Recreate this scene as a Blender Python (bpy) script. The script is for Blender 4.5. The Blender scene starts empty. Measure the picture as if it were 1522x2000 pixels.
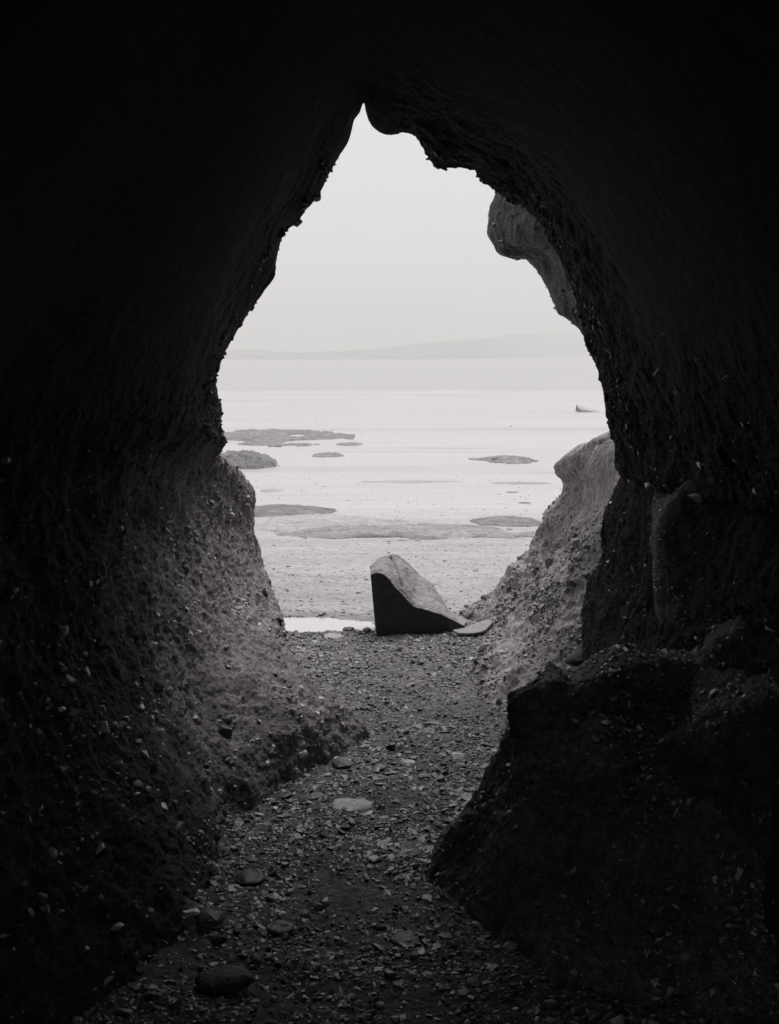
import bpy, math, random
import numpy as np
from mathutils import Vector
from mathutils.bvhtree import BVHTree

# ------------------------------------------------------------------ camera, world, sun, exposure
sc = bpy.context.scene
F, CX, HY, EYE = 2200.0, 761.0, 690.0, 1.6        # focal length and horizon in photo pixels, eye height in metres
cam_d = bpy.data.cameras.new('camera'); cam = bpy.data.objects.new('camera', cam_d)
sc.collection.objects.link(cam); sc.camera = cam
cam.location = (0, 0, EYE); cam.rotation_euler = (math.radians(90), 0, 0)
cam_d.sensor_fit = 'VERTICAL'; cam_d.sensor_height = 36.0; cam_d.sensor_width = 27.4
cam_d.lens = F / 2000 * 36; cam_d.shift_y = -(1000 - HY) / 2000
cam_d.clip_start = 0.05; cam_d.clip_end = 9000

SUN_EL, SUN_AZ = 68.0, 24.0                          # azimuth from +Y (out of the cave) towards +X
world = bpy.data.worlds.new('World'); sc.world = world; world.use_nodes = True
nt = world.node_tree; nt.nodes.clear()
out = nt.nodes.new('ShaderNodeOutputWorld'); bg = nt.nodes.new('ShaderNodeBackground')
sky = nt.nodes.new('ShaderNodeTexSky'); sky.sky_type = 'NISHITA'; sky.sun_disc = False
sky.sun_elevation = math.radians(SUN_EL); sky.sun_rotation = math.radians(SUN_AZ)
sky.air_density = 1.0; sky.dust_density = 6.0; sky.ozone_density = 1.0
bw = nt.nodes.new('ShaderNodeRGBToBW'); nt.links.new(sky.outputs[0], bw.inputs[0])
# an overcast, colourless sky: the clear sky's luminance evened out by cloud
mx = nt.nodes.new('ShaderNodeMix'); mx.data_type = 'RGBA'
mx.inputs[0].default_value = 0.9
nt.links.new(bw.outputs[0], mx.inputs[6]); mx.inputs[7].default_value = (4.0, 3.98, 3.95, 1)
nt.links.new(mx.outputs[2], bg.inputs[0]); bg.inputs[1].default_value = 0.1
nt.links.new(bg.outputs[0], out.inputs[0])
sd = bpy.data.lights.new('sun', 'SUN'); sun = bpy.data.objects.new('sun', sd); sc.collection.objects.link(sun)
sd.energy = 1.5; sd.angle = math.radians(40); sd.color = (1.0, 0.985, 0.965)
_d = Vector((math.sin(math.radians(SUN_AZ)) * math.cos(math.radians(SUN_EL)),
             math.cos(math.radians(SUN_AZ)) * math.cos(math.radians(SUN_EL)), math.sin(math.radians(SUN_EL))))
sun.rotation_euler = _d.to_track_quat('Z', 'Y').to_euler(); sun.location = (0, 20, 30)
sc.view_settings.view_transform = 'Standard'; sc.view_settings.look = 'None'
sc.view_settings.exposure = 1.03; sc.view_settings.gamma = 1.0
sc.cycles.max_bounces = 8; sc.cycles.diffuse_bounces = 5; sc.cycles.glossy_bounces = 3; sc.cycles.volume_bounces = 1
sc.cycles.use_denoising = True
HAZE = 0.0028

rng = np.random.default_rng(7); random.seed(7)
SKYLINE_TINT = (1.0, 0.975, 0.985)

# ------------------------------------------------------------------ numeric helpers
def P(px, py, Y):
    """photo pixel seen at depth Y -> point in metres"""
    return ((px - CX) / F * Y, Y, EYE - (py - HY) / F * Y)

def h_ground(Y):
    Y = np.asarray(Y, float)
    t = np.clip(Y - 6.9, 0, None)
    s = 0.105 * (t - 0.8 * (1 - np.exp(-t / 0.8)))
    return -1.8 * (1 - np.exp(-s / 1.8 * 1.35))

def ground_pt(px, py):
    lo, hi = 1.0, 6000.0
    k = (py - HY) / F
    for _ in range(60):
        m = (lo * hi) ** 0.5
        if EYE - k * m > float(h_ground(m)): lo = m
        else: hi = m
    return ((px - CX) / F * lo, lo, float(h_ground(lo)))

def _hash(ix, iy, iz, seed):
    h = (ix.astype(np.uint32) * np.uint32(374761393) + iy.astype(np.uint32) * np.uint32(668265263)
         + iz.astype(np.uint32) * np.uint32(2147483647) + np.uint32(seed * 1013904223 % 4294967296))
    h = (h ^ (h >> np.uint32(13))) * np.uint32(1274126177)
    h = (h ^ (h >> np.uint32(16))) * np.uint32(2246822519)
    return (h ^ (h >> np.uint32(15)))

def gnoise(p, seed=0):
    """gradient noise, about -1..1"""
    p = np.asarray(p, float)
    i = np.floor(p).astype(np.int64); f = p - i
    u = f * f * f * (f * (f * 6 - 15) + 10)
    res = np.zeros(len(p))
    for dx in (0, 1):
        wx = u[:, 0] if dx else 1 - u[:, 0]
        for dy in (0, 1):
            wy = u[:, 1] if dy else 1 - u[:, 1]
            for dz in (0, 1):
                wz = u[:, 2] if dz else 1 - u[:, 2]
                h = _hash(i[:, 0] + dx, i[:, 1] + dy, i[:, 2] + dz, seed)
                gx = (h & np.uint32(1023)).astype(float) / 511.5 - 1
                gy = ((h >> np.uint32(10)) & np.uint32(1023)).astype(float) / 511.5 - 1
                gz = ((h >> np.uint32(20)) & np.uint32(1023)).astype(float) / 511.5 - 1
                res += wx * wy * wz * (gx * (f[:, 0] - dx) + gy * (f[:, 1] - dy) + gz * (f[:, 2] - dz))
    return res * 1.5

def fbm(p, specs, seed=0):
    """specs: list of (size in m, amplitude, zstretch[, ridged])"""
    r = np.zeros(len(p))
    for k, s in enumerate(specs):
        size, amp, zs = s[:3]
        q = p / size; q = q * np.array([1, 1, 1.0 / zs])
        n = gnoise(q + 17.3 * k, seed + k)
        if len(s) > 3 and s[3]: n = 1 - 2 * np.abs(n) ** 0.8 if s[3] == 1 else np.abs(n) * 2 - 0.5
        r += amp * n
    return r

def catmull(A, ts):
    """A (n,...) anchors, ts fractional positions"""
    n = len(A); i = np.clip(np.floor(ts).astype(int), 0, n - 2); t = ts - i
    sh = (len(ts),) + (1,) * (A.ndim - 1); t = t.reshape(sh)
    p1 = A[i]; p2 = A[i + 1]
    p0 = np.where((i > 0).reshape(sh), A[np.maximum(i - 1, 0)], 2 * p1 - p2)
    p3 = np.where((i < n - 2).reshape(sh), A[np.minimum(i + 2, n - 1)], 2 * p2 - p1)
    m1 = (p2 - p0) * 0.42; m2 = (p3 - p1) * 0.42
    t2 = t * t; t3 = t2 * t
    return (2 * t3 - 3 * t2 + 1) * p1 + (t3 - 2 * t2 + t) * m1 + (-2 * t3 + 3 * t2) * p2 + (t3 - t2) * m2

def proj(p):
    Y = np.maximum(p[..., 1], 0.3)
    return np.stack([CX + p[..., 0] / Y * F, HY - (p[..., 2] - EYE) / Y * F], -1)

def steps(G, axis, px_per, lo=2, hi=60):
    q = proj(G); vis = (q[..., 0] > -150) & (q[..., 0] < 1700) & (q[..., 1] > -150) & (q[..., 1] < 2200) & (G[..., 1] > 0.8)
    out_ = []
    for i in range(G.shape[axis] - 1):
        a = np.take(q, i, axis); b = np.take(q, i + 1, axis)
        w3 = np.linalg.norm(np.take(G, i + 1, axis) - np.take(G, i, axis), axis=-1)
        v = np.take(vis, i, axis) | np.take(vis, i + 1, axis)
        d = np.linalg.norm(a - b, axis=-1)
        # surfaces seen edge on still need points: use world length too
        dd = np.maximum(d, w3 / 4.0 * F * 0.45)
        m = dd[v].max() if v.any() else 0
        out_.append(int(np.clip(math.ceil(min(m, 700) / px_per), lo, hi)))
    ts = [0.0]
    for i, n in enumerate(out_): ts += [i + (k + 1) / n for k in range(n)]
    ts[-1] = G.shape[axis] - 1
    return np.array(ts)

def grid_normals(V):
    du = np.gradient(V, axis=0); dv = np.gradient(V, axis=1)
    n = np.cross(du, dv); l = np.linalg.norm(n, axis=-1, keepdims=True)
    return n / np.maximum(l, 1e-9)

def mesh_np(name, V, Fc, mat, parent=None, smooth=False):
    me = bpy.data.meshes.new(name)
    V = np.ascontiguousarray(V, dtype=np.float32).reshape(-1, 3); Fc = np.ascontiguousarray(Fc, dtype=np.int32)
    me.vertices.add(len(V)); me.vertices.foreach_set('co', V.ravel())
    k = Fc.shape[1]
    me.loops.add(Fc.size); me.loops.foreach_set('vertex_index', Fc.ravel())
    me.polygons.add(len(Fc)); me.polygons.foreach_set('loop_start', np.arange(0, Fc.size, k, dtype=np.int32))
    me.polygons.foreach_set('loop_total', np.full(len(Fc), k, dtype=np.int32))
    me.polygons.foreach_set('use_smooth', np.full(len(Fc), bool(smooth)))
    me.update(calc_edges=True); me.validate()
    me.materials.append(mat)
    o = bpy.data.objects.new(name, me); sc.collection.objects.link(o)
    if parent: o.parent = parent
    return o

def grid_faces(r, c):
    i = np.arange(r * c).reshape(r, c)
    return np.stack([i[:-1, :-1], i[:-1, 1:], i[1:, 1:], i[1:, :-1]], -1).reshape(-1, 4)

BVH = []
def loft(name, G, mat, noise, px_per=3.0, ref=None, seed=0, amp_fn=None, carve=None, smooth=True, bvh=True, hi=60):
    G = np.array(G, float)
    tr = steps(G, 0, px_per, hi=hi); tc = steps(G, 1, px_per, hi=hi)
    V = catmull(G, tr); V = np.swapaxes(catmull(np.swapaxes(V, 0, 1), tc), 0, 1)
    N = grid_normals(V)
    if ref is not None:
        s = np.sign(((np.array(ref) - V) * N).sum(-1, keepdims=True)); s[s == 0] = 1
        # one consistent sign for the whole sheet
        N = N * (1 if s.mean() > 0 else -1)
    d = fbm(V.reshape(-1, 3), noise, seed).reshape(V.shape[:2])
    if amp_fn is not None: d = d * amp_fn(V, tr, tc)
    if carve is not None: d = d + carve(V)
    V = V + N * d[..., None]
    o = mesh_np(name, V, grid_faces(*V.shape[:2]), mat, smooth=smooth)
    if bvh:
        BVH.append(BVHTree.FromPolygons([tuple(v) for v in V.reshape(-1, 3).tolist()], grid_faces(*V.shape[:2]).tolist()))
    return o, V, N

def hit(px, py):
    o = Vector((0, 0, EYE)); d = Vector(P(px, py, 1.0)) - o; d.normalize(); best = None
    for b in BVH:
        l, n, i, t = b.ray_cast(o, d)
        if l is not None and (best is None or t < best[2]): best = (l, n if n.dot(d) < 0 else -n, t)
    return best

def tag(o, label=None, cat=None, group=None, kind=None):
    if label: o['label'] = label
    if cat: o['category'] = cat
    if group: o['group'] = group
    if kind: o['kind'] = kind
    return o

# ------------------------------------------------------------------ materials
def newmat(name):
    m = bpy.data.materials.new(name); m.use_nodes = True
    t = m.node_tree; b = t.nodes['Principled BSDF']
    return m, t, b

def N_(t, typ, **kw):
    n = t.nodes.new(typ)
    for k, v in kw.items(): setattr(n, k, v)
    return n

def coords(t, scale=(1, 1, 1)):
    g = N_(t, 'ShaderNodeNewGeometry'); m = N_(t, 'ShaderNodeMapping'); m.inputs['Scale'].default_value = scale
    t.links.new(g.outputs['Position'], m.inputs[0]); return m.outputs[0]

def noise_n(t, vec, scale, detail=6, rough=0.6, dist=0.0):
    n = N_(t, 'ShaderNodeTexNoise'); n.inputs['Scale'].default_value = scale; n.inputs['Detail'].default_value = detail
    n.inputs['Roughness'].default_value = rough; n.inputs['Distortion'].default_value = dist
    t.links.new(vec, n.inputs['Vector']); return n.outputs['Fac']

def ramp(t, fac, stops):
    r = N_(t, 'ShaderNodeValToRGB'); e = r.color_ramp.elements
    while len(e) < len(stops): e.new(0.5)
    for k, (p, v) in enumerate(stops):
        e[k].position = p; e[k].color = (v * SKYLINE_TINT[0], v * SKYLINE_TINT[1], v * SKYLINE_TINT[2], 1)
    t.links.new(fac, r.inputs[0]); return r.outputs[0]

def mixc(t, fac, a, b, blend='MIX'):
    m = N_(t, 'ShaderNodeMix', data_type='RGBA', blend_type=blend)
    if isinstance(fac, float): m.inputs[0].default_value = fac
    else: t.links.new(fac, m.inputs[0])
    t.links.new(a, m.inputs[6]); t.links.new(b, m.inputs[7]); return m.outputs[2]

def math_n(t, op, a, b=None):
    m = N_(t, 'ShaderNodeMath', operation=op)
    for k, v in enumerate((a, b)):
        if v is None: continue
        if isinstance(v, (int, float)): m.inputs[k].default_value = v
        else: t.links.new(v, m.inputs[k])
    return m.outputs[0]

def bump(t, b, hs, dist, strength=1.0):
    n = N_(t, 'ShaderNodeBump'); n.inputs['Distance'].default_value = dist; n.inputs['Strength'].default_value = strength
    t.links.new(hs, n.inputs['Height']); t.links.new(n.outputs[0], b.inputs['Normal']); return n

def earth_mat(name, lo, hi, rough=0.75, vscale=(1, 1, 0.4), bd=0.012):
    m, t, b = newmat(name)
    v = coords(t, vscale)
    n1 = noise_n(t, v, 5.0, 8, 0.65); n2 = noise_n(t, coords(t), 70.0, 4, 0.7); n3 = noise_n(t, v, 26.0, 6, 0.7)
    c = ramp(t, n1, [(0.3, lo), (0.7, hi)])
    c2 = ramp(t, n2, [(0.32, 0.45), (0.68, 1.5)])
    c3 = ramp(t, n3, [(0.35, 0.6), (0.65, 1.25)])
    t.links.new(mixc(t, 1.0, mixc(t, 1.0, c, c2, 'MULTIPLY'), c3, 'MULTIPLY'), b.inputs['Base Color'])
    b.inputs['Roughness'].default_value = rough; b.inputs['Specular IOR Level'].default_value = 0.35
    hs = math_n(t, 'ADD', n3, math_n(t, 'MULTIPLY', n2, 0.35))
    bump(t, b, hs, bd)
    return m

def stone_mat(name, lo, hi, rough=0.5, spec=0.5, tex=60.0):
    m, t, b = newmat(name)
    g = N_(t, 'ShaderNodeNewGeometry')
    r = ramp(t, g.outputs['Random Per Island'], [(0.0, lo), (0.6, (lo + hi) * 0.3), (0.9, hi * 0.7), (1.0, hi)])
    n = noise_n(t, coords(t), tex, 5, 0.65)
    c = ramp(t, n, [(0.3, 0.65), (0.7, 1.2)])
    t.links.new(mixc(t, 1.0, r, c, 'MULTIPLY'), b.inputs['Base Color'])
    b.inputs['Roughness'].default_value = rough; b.inputs['Specular IOR Level'].default_value = spec
    bump(t, b, n, 0.002)
    return m

M = {}
def cave_mat():
    # light falloff put into the colour: lit tone low left by the mouth, shaded elsewhere
    m, t, b = newmat('cave_rock')
    g = N_(t, 'ShaderNodeNewGeometry'); s = N_(t, 'ShaderNodeSeparateXYZ'); t.links.new(g.outputs['Position'], s.inputs[0])
    v = coords(t, (1, 1, 0.8))
    n1 = noise_n(t, v, 5.0, 8, 0.65); n2 = noise_n(t, coords(t), 80.0, 4, 0.7); n3 = noise_n(t, v, 28.0, 6, 0.7)
    lit_tone = ramp(t, n1, [(0.3, 0.20), (0.7, 0.34)]); rock = ramp(t, n1, [(0.3, 0.045), (0.7, 0.075)])
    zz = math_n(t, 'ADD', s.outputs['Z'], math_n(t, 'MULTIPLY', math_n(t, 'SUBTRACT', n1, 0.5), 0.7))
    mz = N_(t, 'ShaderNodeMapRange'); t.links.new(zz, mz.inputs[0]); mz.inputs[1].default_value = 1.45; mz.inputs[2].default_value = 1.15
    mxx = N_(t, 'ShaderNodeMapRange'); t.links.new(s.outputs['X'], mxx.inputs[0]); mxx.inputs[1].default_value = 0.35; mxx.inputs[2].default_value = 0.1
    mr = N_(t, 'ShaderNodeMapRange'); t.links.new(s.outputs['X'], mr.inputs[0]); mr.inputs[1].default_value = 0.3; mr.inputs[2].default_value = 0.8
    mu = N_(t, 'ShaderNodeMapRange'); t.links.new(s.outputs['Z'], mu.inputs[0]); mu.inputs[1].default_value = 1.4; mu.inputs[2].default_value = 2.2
    rk2 = mixc(t, 1.0, ramp(t, mr.outputs[0], [(0, 1.0), (1, 0.6)]), ramp(t, mu.outputs[0], [(0, 1.0), (1, 0.6)]), 'MULTIPLY')  # roof shade painted in; the right side is also darker rock
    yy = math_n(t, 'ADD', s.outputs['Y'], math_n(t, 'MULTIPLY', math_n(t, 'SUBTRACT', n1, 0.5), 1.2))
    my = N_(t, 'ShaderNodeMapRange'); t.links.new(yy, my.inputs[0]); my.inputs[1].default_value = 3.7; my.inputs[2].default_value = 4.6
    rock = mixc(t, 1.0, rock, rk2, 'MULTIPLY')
    c = mixc(t, math_n(t, 'MULTIPLY', math_n(t, 'MULTIPLY', mz.outputs[0], mxx.outputs[0]), my.outputs[0]), rock, lit_tone)
    c2 = ramp(t, n2, [(0.32, 0.45), (0.68, 1.5)]); c3 = ramp(t, n3, [(0.35, 0.6), (0.65, 1.25)])
    t.links.new(mixc(t, 1.0, mixc(t, 1.0, c, c2, 'MULTIPLY'), c3, 'MULTIPLY'), b.inputs['Base Color'])
    b.inputs['Roughness'].default_value = 0.95; b.inputs['Specular IOR Level'].default_value = 0.16
    calm = N_(t, 'ShaderNodeMapRange'); t.links.new(zz, calm.inputs[0]); calm.inputs[1].default_value = 1.2; calm.inputs[2].default_value = 1.7; calm.inputs[3].default_value = 1.0; calm.inputs[4].default_value = 0.06
    bump(t, b, math_n(t, 'MULTIPLY', calm.outputs[0], math_n(t, 'ADD', n3, math_n(t, 'MULTIPLY', n2, 0.4))), 0.012)
    return m
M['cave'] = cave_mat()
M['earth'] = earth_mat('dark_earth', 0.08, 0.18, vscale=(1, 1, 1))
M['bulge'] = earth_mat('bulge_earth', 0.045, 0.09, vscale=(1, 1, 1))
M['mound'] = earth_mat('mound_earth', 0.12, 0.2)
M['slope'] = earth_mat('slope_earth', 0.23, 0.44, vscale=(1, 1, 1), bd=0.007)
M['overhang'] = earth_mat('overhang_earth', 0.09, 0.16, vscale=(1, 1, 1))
M['darkrock'] = earth_mat('dark_rock', 0.035, 0.07, rough=0.6, vscale=(1, 1, 1), bd=0.01)
M['stones'] = stone_mat('shale_stone', 0.03, 0.42, rough=0.33, spec=0.6)
M['wallstones'] = stone_mat('wall_stone', 0.15, 0.75, rough=0.35, spec=0.6)
M['painted_glint'] = stone_mat('painted_glint_stone', 0.04, 0.85, rough=0.3, spec=0.7)  # glints put into the colour: the palest stones are near white
M['rimstones'] = stone_mat('rim_stone', 0.04, 0.2)
M['slopestones'] = stone_mat('slope_stone', 0.16, 0.5)
M['pale'] = stone_mat('pale_stone', 0.42, 0.48, rough=0.6, tex=25)
M['mid'] = stone_mat('grey_stone', 0.2, 0.24, rough=0.6, tex=30)
M['dark'] = stone_mat('dark_stone', 0.04, 0.055, rough=0.55, tex=30)
M['white'] = stone_mat('white_stone', 0.85, 0.9, rough=0.4, tex=30)

# boulder top: paler than the front, whose shade is put into a darker copy
def boulder_mat():
    m, t, b = newmat('boulder_rock')
    v = coords(t)
    n1 = noise_n(t, v, 7.0, 7, 0.6, 0.3); n2 = noise_n(t, v, 45.0, 5, 0.7); n3 = noise_n(t, coords(t, (1, 1, 2.2)), 16.0, 5, 0.6)
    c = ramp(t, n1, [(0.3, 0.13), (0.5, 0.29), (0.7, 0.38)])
    sp = ramp(t, n3, [(0.0, 1.0), (0.62, 1.0), (0.68, 0.35), (1.0, 0.2)])
    c2 = ramp(t, n2, [(0.3, 0.75), (0.7, 1.15)])
    c = mixc(t, 1.0, mixc(t, 1.0, c, sp, 'MULTIPLY'), c2, 'MULTIPLY')
    t.links.new(c, b.inputs['Base Color'])
    b.inputs['Roughness'].default_value = 0.7
    bump(t, b, math_n(t, 'ADD', n2, n1), 0.006)
    return m
M['boulder'] = boulder_mat()
def bfront():  # shade on the front and side faces put into the colour
    m, t, b = newmat('boulder_shaded_rock')
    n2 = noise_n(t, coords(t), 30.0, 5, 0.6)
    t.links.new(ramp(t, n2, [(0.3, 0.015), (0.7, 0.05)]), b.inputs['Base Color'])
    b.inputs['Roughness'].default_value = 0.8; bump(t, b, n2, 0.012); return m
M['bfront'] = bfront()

def ground_mat():
    m, t, b = newmat('shore_ground')
    g = N_(t, 'ShaderNodeNewGeometry'); s = N_(t, 'ShaderNodeSeparateXYZ'); t.links.new(g.outputs['Position'], s.inputs[0])
    Y = s.outputs['Y']
    v = coords(t)
    wob = noise_n(t, coords(t, (0.25, 1, 1)), 0.6, 4, 0.6)
    Yw = math_n(t, 'ADD', Y, math_n(t, 'MULTIPLY', math_n(t, 'SUBTRACT', wob, 0.5), 5.0))
    # darker shale gravel inside, with the cave's light falloff put into its colour
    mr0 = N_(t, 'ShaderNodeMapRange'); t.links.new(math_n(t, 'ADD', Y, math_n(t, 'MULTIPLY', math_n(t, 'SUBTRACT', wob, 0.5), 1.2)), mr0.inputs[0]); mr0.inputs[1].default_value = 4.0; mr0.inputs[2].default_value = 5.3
    nf = noise_n(t, v, 55.0, 5, 0.75); nm = noise_n(t, v, 9.0, 5, 0.6); vor = N_(t, 'ShaderNodeTexVoronoi'); vor.inputs['Scale'].default_value = 38
    t.links.new(v, vor.inputs['Vector'])
    sv = N_(t, 'ShaderNodeSeparateColor'); t.links.new(vor.outputs['Color'], sv.inputs[0])
    cell = ramp(t, sv.outputs[0], [(0, 0.55), (0.5, 0.95), (0.93, 1.25), (1.0, 1.7)])
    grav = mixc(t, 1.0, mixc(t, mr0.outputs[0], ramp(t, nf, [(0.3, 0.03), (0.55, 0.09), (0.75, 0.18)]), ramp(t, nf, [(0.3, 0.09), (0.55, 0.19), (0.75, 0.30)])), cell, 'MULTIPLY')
    grav = mixc(t, 1.0, grav, ramp(t, nm, [(0.35, 0.75), (0.65, 1.15)]), 'MULTIPLY')
    # open beach: paler, drier gravel
    nb = noise_n(t, coords(t, (0.6, 1, 1)), 14.0, 8, 0.75); nb2 = noise_n(t, coords(t, (0.35, 1, 1)), 2.2, 5, 0.6)
    beach = mixc(t, 1.0, ramp(t, nb, [(0.3, 0.24), (0.7, 0.46)]), ramp(t, nb2, [(0.35, 0.85), (0.65, 1.12)]), 'MULTIPLY')
    # wet mud with long faint streaks along the shore
    ns = noise_n(t, coords(t, (0.06, 0.8, 1)), 1.6, 6, 0.65, 0.2); ns2 = noise_n(t, coords(t, (0.012, 0.12, 1)), 1.6, 6, 0.6, 0.2)
    mud = mixc(t, 1.0, ramp(t, ns, [(0.30, 0.26), (0.40, 0.40), (0.7, 0.46)]), ramp(t, ns2, [(0.32, 0.78), (0.45, 1.0), (0.7, 1.04)]), 'MULTIPLY')
    mr1 = N_(t, 'ShaderNodeMapRange'); t.links.new(Y, mr1.inputs[0]); mr1.inputs[1].default_value = 6.6; mr1.inputs[2].default_value = 7.0
    mr2 = N_(t, 'ShaderNodeMapRange'); t.links.new(Yw, mr2.inputs[0]); mr2.inputs[1].default_value = 16.0; mr2.inputs[2].default_value = 20.0
    c = mixc(t, mr2.outputs[0], mixc(t, mr1.outputs[0], grav, beach), mud)
    t.links.new(c, b.inputs['Base Color'])
    ro = N_(t, 'ShaderNodeMapRange'); t.links.new(mr2.outputs[0], ro.inputs[0]); ro.inputs[3].default_value = 0.75; ro.inputs[4].default_value = 0.38
    t.links.new(ro.outputs[0], b.inputs['Roughness'])
    hs = math_n(t, 'ADD', nf, math_n(t, 'MULTIPLY', vor.outputs['Distance'], -0.8))
    far = N_(t, 'ShaderNodeMapRange'); t.links.new(Y, far.inputs[0]); far.inputs[1].default_value = 6; far.inputs[2].default_value = 18
    far.inputs[3].default_value = 1.0; far.inputs[4].default_value = 0.15
    bn = bump(t, b, math_n(t, 'MULTIPLY', hs, far.outputs[0]), 0.012)
    return m
M['ground'] = ground_mat()

def water_mat(name, base, rough):
    m, t, b = newmat(name)
    n = noise_n(t, coords(t, (0.02, 0.2, 1)), 1.0, 6, 0.6)
    t.links.new(ramp(t, n, [(0.3, base * 0.92), (0.7, base * 1.06)]), b.inputs['Base Color'])
    b.inputs['Roughness'].default_value = rough; b.inputs['IOR'].default_value = 1.33
    return m
M['sea'] = water_mat('shallow_sea', 0.36, 0.35)
M['puddle'] = water_mat('puddle_water', 0.55, 0.06)

def weed_mat(name, lo, hi, sc_=9.0):
    m, t, b = newmat(name)
    n1 = noise_n(t, coords(t, (0.5, 1, 1.5)), sc_, 7, 0.7); n2 = noise_n(t, coords(t, (0.4, 1, 2)), sc_ * 0.15, 5, 0.6)
    c = mixc(t, 1.0, ramp(t, n1, [(0.3, lo), (0.7, hi)]), ramp(t, n2, [(0.3, 0.75), (0.7, 1.3)]), 'MULTIPLY')
    t.links.new(c, b.inputs['Base Color']); b.inputs['Roughness'].default_value = 0.6
    bump(t, b, n1, 0.05); return m
M['weed'] = weed_mat('weedy_rock', 0.03, 0.26, 7.0)
M['palebank'] = weed_mat('pale_gravel_bank', 0.22, 0.55, 18.0)
M['bankrock'] = weed_mat('weedy_gravel', 0.13, 0.42, 18.0)
M['hill'] = weed_mat('far_hill', 0.05, 0.09, 0.05)
M['lightrock'] = weed_mat('light_rock', 0.28, 0.36)

# ------------------------------------------------------------------ ground: one sheet from behind the camera to the horizon
def puddle_dip(X, Y):
    e = ((X + 0.62) / 0.62) ** 2 + ((Y - 6.72) / 0.17) ** 2
    return 0.030 * np.exp(-e ** 2 * 0.5)
def shore_bumps(p):
    wd = np.exp(-((p[:, 1] - 6.62) / 0.35) ** 2) * (p[:, 0] > -2) * (p[:, 0] < 1)
    return wd * fbm(p * [0.5, 1, 0], [(0.16, 0.018, 1), (0.05, 0.008, 1)], 55)
ys = [-40.0, -25, -15, -9, -6.0, -4, -2, -1, 0, 0.6, 1.2, 1.6, 2.0, 2.25]
y = 2.4
while y < 3600:
    ys.append(y)
    y += max(0.004, y * y / (EYE * F) * 1.9) if y < 60 else y * 0.06
ys = np.array(ys)
NU = 520
u = np.linspace(-1, 1, NU); u = np.sign(u) * (0.72 * np.abs(u) + 0.28 * np.abs(u) ** 3)
Wd = 1.2 + np.abs(ys) * 0.62
GX = Wd[:, None] * u[None, :]; GY = np.repeat(ys[:, None], NU, 1)
GZ = h_ground(GY)
pts = np.stack([GX, GY, GZ], -1).reshape(-1, 3)
rub = fbm(pts * [1, 1, 0], [(0.9, 0.018, 1), (0.22, 0.010, 1), (0.06, 0.006, 1), (0.02, 0.0035, 1)], 3).reshape(GX.shape)
rub2 = fbm(pts * [0.5, 1, 0], [(3.0, 0.02, 1), (0.5, 0.012, 1), (0.12, 0.008, 1)], 9).reshape(GX.shape)
w = np.clip((GY - 6.4) / 0.8, 0, 1); wf = np.clip((30 - GY) / 14, 0, 1)
GZ = GZ + rub * (1 - w) + rub2 * w * wf - puddle_dip(GX, GY) + shore_bumps(pts).reshape(GX.shape)
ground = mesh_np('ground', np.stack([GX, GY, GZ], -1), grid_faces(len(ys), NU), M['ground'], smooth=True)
tag(ground, 'gravel cave floor running out to a pale beach and mudflats', kind='structure')

# shallow water beyond the mudflats and the puddle at the cave's threshold
sy = np.concatenate([np.linspace(100, 140, 12), np.geomspace(150, 3550, 24)])
sx = np.linspace(-1, 1, 160)
SX = (1.1 + sy * 0.6)[:, None] * sx[None]; SY = np.repeat(sy[:, None], 160, 1)
edge = fbm(np.stack([SX[0], SX[0] * 0 + 3, SX[0] * 0], -1), [(60, 9, 1), (17, 8, 1), (5, 4, 1)], 5)
SY[0] += edge; SY[1] = np.maximum(SY[1], SY[0] + 1)
SZ = np.full(SX.shape, -1.793)
sea = mesh_np('sea', np.stack([SX, SY, SZ], -1), grid_faces(len(sy), 160), M['sea'])
tag(sea, 'pale shallow sea between the mudflats and the far shore', kind='structure')

a = np.linspace(0, 2 * np.pi, 97)[:-1]
rr = 1 + 0.12 * gnoise(np.stack([np.cos(a) * 2, np.sin(a) * 2, a * 0], -1), 2)
rad = np.linspace(0, 1, 8)[1:]
pv = [(-0.62, 6.72, -0.017)] + [(-0.62 + 0.80 * r * math.cos(t_) * q, 6.72 + 0.22 * r * math.sin(t_) * q, -0.017) for r in rad for t_, q in zip(a, rr)]
pf = []
for k in range(6):
    for j in range(96):
        pf.append((1 + k * 96 + j, 1 + k * 96 + (j + 1) % 96, 1 + (k + 1) * 96 + (j + 1) % 96, 1 + (k + 1) * 96 + j))
me = bpy.data.meshes.new('puddle'); me.from_pydata(pv, [], pf + [(0, 1 + j, 1 + (j + 1) % 96) for j in range(96)]); me.materials.append(M['puddle'])
pud = bpy.data.objects.new('puddle', me); sc.collection.objects.link(pud)
tag(pud, 'bright strip of still water left of the big boulder', kind='structure')

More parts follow.
